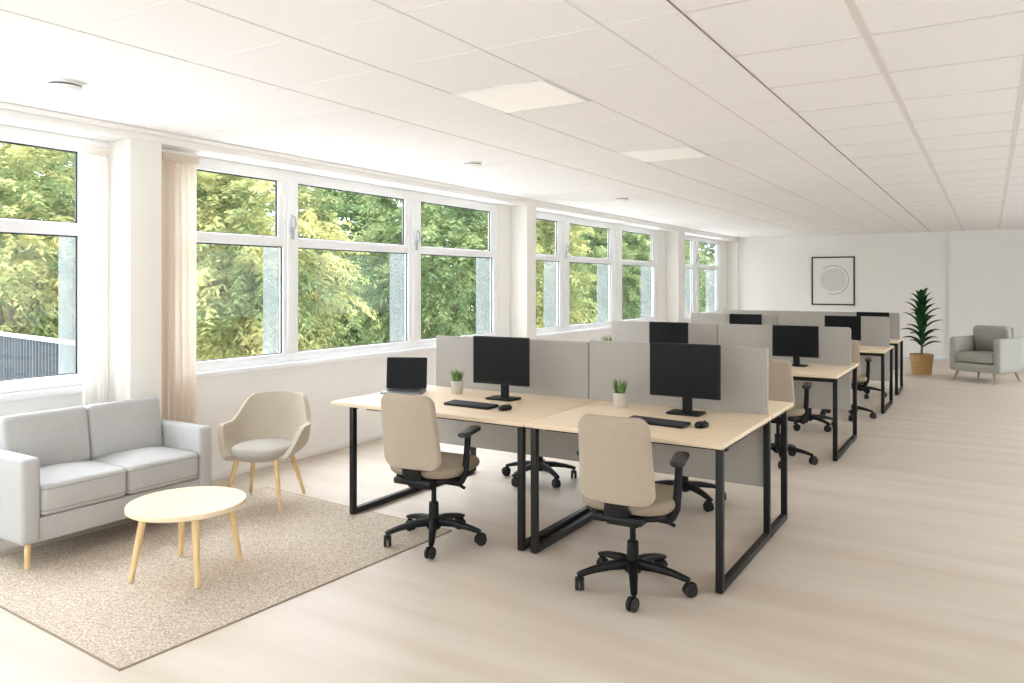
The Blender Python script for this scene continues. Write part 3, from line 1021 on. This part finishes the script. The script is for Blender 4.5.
# ------------------------------------------------------------------ picture on the far wall
def picture():
    x0, x1, z0, z1 = -3.345, -2.465, 1.09, 2.145
    t = thing('framed_picture', 'black framed print of pale grey circles on the far wall', 'picture', ((x0 + x1) / 2, YB, (z0 + z1) / 2))
    w, h = (x1 - x0) / 2, (z1 - z0) / 2
    f = MB()
    b = 0.028
    for s in (-1, 1):
        f.box((s * w, -0.03, -h), (s * (w - b), -0.001, h), bev=0.003)
        f.box((-w, -0.03, s * h), (w, -0.001, s * (h - b)), bev=0.003)
    f.build('picture_frame', M['pframe'], t)
    MB().box((-w + b, -0.012, -h + b), (w - b, -0.002, h - b)).build('mount_board', M['paper'], t, smooth=False)
    a = MB()
    n = 64
    def ring(r0, r1, cx, cz, a0, a1, mi, y=-0.0135):
        vs, fs = [], []
        for i in range(n + 1):
            q = R(a0 + (a1 - a0) * i / n)
            for r_ in (r0, r1):
                vs.append((cx + r_ * math.cos(q), y, cz + r_ * math.sin(q)))
                vs.append((cx + r_ * math.cos(q), y + 0.001, cz + r_ * math.sin(q)))
        for i in range(n):
            o = i * 4
            fs += [(o, o + 2, o + 6, o + 4), (o + 1, o + 5, o + 7, o + 3), (o, o + 4, o + 5, o + 1), (o + 2, o + 3, o + 7, o + 6)]
        a.add(vs, fs, mi)
    ring(0.0005, 0.245, -0.02, 0.02, 0, 360, 0)
    ring(0.305, 0.322, 0.0, 0.02, -110, 130, 1)
    ring(0.25, 0.262, -0.01, 0.02, -60, 80, 1)
    a.build('print', [M['ink1'], M['ink2']], t, smooth=False)
picture()

# ------------------------------------------------------------------ outside: ground, fence, trees
struct('ground', MB().box((-60, -40, -1.5), (XW - 0.35, 90, -1.3)), M['ground'])
fe = thing('garden_fence', 'blue grey ribbed fence outside the leftmost window', 'fence', (-9.9, 4.66, -1.3), math.atan2(-0.38, 2.51) )
fp = MB()
nn = 60
vs, fs = [], []
for i in range(nn * 4 + 1):
    x = -3.0 + 6.0 * i / (nn * 4)
    yy = 0.022 * (1 if (i // 2) % 2 else -1)
    vs += [(x, yy, 0), (x, yy, 2.22), (x, yy + 0.004, 0), (x, yy + 0.004, 2.22)]
for i in range(nn * 4):
    o = i * 4
    fs += [(o, o + 4, o + 5, o + 1), (o + 2, o + 3, o + 7, o + 6), (o + 1, o + 5, o + 7, o + 3)]
fp.add(vs, fs)
fp.build('ribbed_sheet', M['fence'], fe, smooth=False)
MB().box((-3.0, -0.03, 2.21), (3.0, 0.035, 2.25), bev=0.004).build('top_rail', M['fencerail'], fe)
for x in (-2.9, 0, 1.9):
    MB().box((x - 0.03, 0.03, 0), (x + 0.03, 0.09, 2.2), bev=0.004).build('post', M['fence'], fe)

def crown_mesh(seed, ncl=880, per=40):
    rs = np.random.RandomState(seed)
    V, Fc = [], []
    d = rs.normal(size=(ncl, 3))
    d /= np.linalg.norm(d, axis=1)[:, None]
    rad = rs.uniform(0.45, 1.0, ncl) ** 0.6
    lump = 1 + 0.16 * np.sin(d[:, 0] * 5 + seed) * np.cos(d[:, 2] * 6 + seed * 2)
    c = d * (rad * lump)[:, None] * np.array([1.42, 1.42, 2.7])
    out = d + rs.normal(scale=0.35, size=(ncl, 3)) + np.array([0, 0, -0.15])
    out /= np.linalg.norm(out, axis=1)[:, None]
    allv, allf = [], []
    o = 0
    for i in range(ncl):
        q = np.linspace(0, 1, per)
        ln = rs.uniform(0.45, 0.8)
        spine = c[i] + np.outer(q * ln, out[i]) + np.outer(-0.35 * q ** 2 * ln, [0, 0, 1])
        side = np.cross(out[i], [0, 0, 1.0])
        side /= (np.linalg.norm(side) + 1e-6)
        sg = np.where(np.arange(per) % 2 == 0, 1.0, -1.0)
        ax = np.outer(sg, side) * 0.8 + out[i] * 0.55 + rs.normal(scale=0.28, size=(per, 3)) + np.array([0, 0, -0.25])
        ax /= np.linalg.norm(ax, axis=1)[:, None]
        nb = rs.normal(size=(per, 3))
        wv = np.cross(ax, nb)
        wv /= (np.linalg.norm(wv, axis=1)[:, None] + 1e-6)
        L = (rs.uniform(0.10, 0.19, per) * (1.1 - 0.5 * q))[:, None]
        Wd = L * 0.17
        p0 = spine + rs.normal(scale=0.03, size=(per, 3))
        a = p0
        b = p0 + ax * L * 0.5 + wv * Wd
        e_ = p0 + ax * L + np.array([0, 0, -0.02])
        g2 = p0 + ax * L * 0.5 - wv * Wd
        vv = np.stack([a, b, e_, g2], 1).reshape(-1, 3)
        allv.append(vv)
    vv = np.concatenate(allv)
    nf = len(vv) // 4
    me = bpy.data.meshes.new('foliage')
    me.vertices.add(len(vv))
    me.vertices.foreach_set('co', vv.astype(np.float32).ravel())
    me.loops.add(nf * 4)
    me.loops.foreach_set('vertex_index', np.arange(nf * 4, dtype=np.int32))
    me.polygons.add(nf)
    me.polygons.foreach_set('loop_start', np.arange(0, nf * 4, 4, dtype=np.int32))
    me.polygons.foreach_set('loop_total', np.full(nf, 4, dtype=np.int32))
    me.update(calc_edges=True)
    return me
CM = []
for k in range(3):
    for li in range(3):
        if k == 0 or True:
            pass
base_cm = [crown_mesh(21 + k) for k in range(3)]
cm_cache = {}
def crown(k, li):
    if (k, li) not in cm_cache:
        me = base_cm[k].copy()
        me.materials.append(LEAF[li])
        cm_cache[(k, li)] = me
    return cm_cache[(k, li)]
trunk_me = MB().sweep([(0, 0, 0), (0.05, 0.02, 0.8), (-0.03, 0.05, 1.8), (0.02, 0, 3.2)], [0.15, 0.12, 0.10, 0.05], n=12, up=(0, 1, 0)) \
    .sweep([(-0.01, 0.04, 1.4), (0.3, -0.3, 2.1), (0.7, -0.6, 2.9)], [0.07, 0.055, 0.03], n=9) \
    .sweep([(0.0, 0.04, 1.6), (-0.35, 0.4, 2.3), (-0.6, 0.8, 3.1)], [0.065, 0.05, 0.03], n=9).build('trunk', M['bark'])
tme = trunk_me.data
bpy.data.objects.remove(trunk_me)
def tree(x, y, li, k, sc, rz, label, zc=3.1):
    t = thing('tree', label, 'tree', (x, y, -1.3), rz, 'trees outside the windows')
    t.scale = (sc, sc, sc)
    for nm, me, z in (('foliage', crown(k, li), zc), ('trunk', tme, 0)):
        o = bpy.data.objects.new(nm, me)
        COL.objects.link(o)
        o.parent = t
        o.location = (0, 0, z)
TREES = []
for i, lb in enumerate(['yellow leafed tree above the fence, outside the leftmost window',
                        'yellow green tree at the left edge of the large middle window',
                        'green tree outside the centre pane of the large middle window',
                        'yellow green tree outside the right pane of the large middle window',
                        'light green tree outside the left pane of the third window',
                        'light green tree outside the centre pane of the third window',
                        'light green tree outside the right pane of the third window']):
    TREES.append((-14.8 if i == 0 else -10.4 - 0.25 * (i % 2), 6.9 if i == 0 else 8.7 + 4.7 * (i - 1), [0, 0, 1, 0, 1, 1, 1][i], i % 3, 1.0, 57 * i, lb))
for i, lb in enumerate(['green tree in the second rank, left behind the fence tree',
                        'green tree in the second rank, left part of the middle window',
                        'deep green tree in the second rank, middle of the middle window',
                        'deep green tree in the second rank, right part of the middle window',
                        'deep green tree in the second rank, left of the third window',
                        'pale green tree in the second rank, centre of the third window',
                        'pale green tree in the second rank, behind the narrow last window']):
    TREES.append((-19.6 if i == 0 else -15.6, 8.4 if i == 0 else 11.2 + 5.0 * (i - 1), [1, 0, 2, 2, 2, 1, 1][i], (i + 1) % 3, 1.04, 71 * i + 20, lb))
for i, lb in enumerate(['green tree in the rearmost rank, behind the leftmost window',
                        'green tree in the rearmost rank, left of the middle window',
                        'green tree in the rearmost rank, centre of the middle window',
                        'green tree in the rearmost rank, right of the middle window',
                        'green tree in the rearmost rank, behind the third window',
                        'green tree in the rearmost rank, right behind the third window',
                        'green tree in the rearmost rank, behind the narrow last window']):
    TREES.append((-24.6, 13.0 + 6.4 * i, [1, 1, 2, 1, 2, 1, 1][i], (i + 2) % 3, 1.3, 93 * i + 40, lb))
for (x, y, li, k, sc, rz, lb) in TREES:
    tree(x, y, li, k, sc, R(rz), lb)

# ------------------------------------------------------------------ light: bright hazy sky and a high sun over the roof
wd = bpy.data.worlds.new('sky')
S.world = wd
wd.use_nodes = True
nt = wd.node_tree
bg = nt.nodes['Background']
bg.inputs['Color'].default_value = (0.845, 0.93, 1.0, 1)
tc = nt.nodes.new('ShaderNodeTexCoord')
sx = nt.nodes.new('ShaderNodeSeparateXYZ')
nt.links.new(tc.outputs['Generated'], sx.inputs[0])
mr = nt.nodes.new('ShaderNodeMapRange')       # overcast sky: brightest overhead
mr.inputs['From Min'].default_value = 0.0
mr.inputs['From Max'].default_value = 1.0
mr.inputs['To Min'].default_value = 2.3
mr.inputs['To Max'].default_value = 12.0
nt.links.new(sx.outputs['Z'], mr.inputs['Value'])
nt.links.new(mr.outputs['Result'], bg.inputs['Strength'])
sun = bpy.data.lights.new('sun', 'SUN')
sun.energy = 0.8
sun.angle = R(12)
sun.color = (1.0, 0.96, 0.88)
so = bpy.data.objects.new('sun', sun)
COL.objects.link(so)
so.rotation_euler = Vector((-0.62, 0.35, -0.9)).to_track_quat('-Z', 'Y').to_euler()

# ------------------------------------------------------------------ colour management
S.view_settings.view_transform = 'Standard'
S.view_settings.look = 'None'
S.view_settings.gamma = 1.0
S.view_settings.exposure = 0.56
S.view_settings.use_curve_mapping = False
S.cycles.use_denoising = True
S.cycles.max_bounces = 10
S.cycles.diffuse_bounces = 7
S.cycles.transparent_max_bounces = 12
S.cycles.sample_clamp_indirect = 8
S.cycles.caustics_reflective = False
S.cycles.caustics_refractive = False
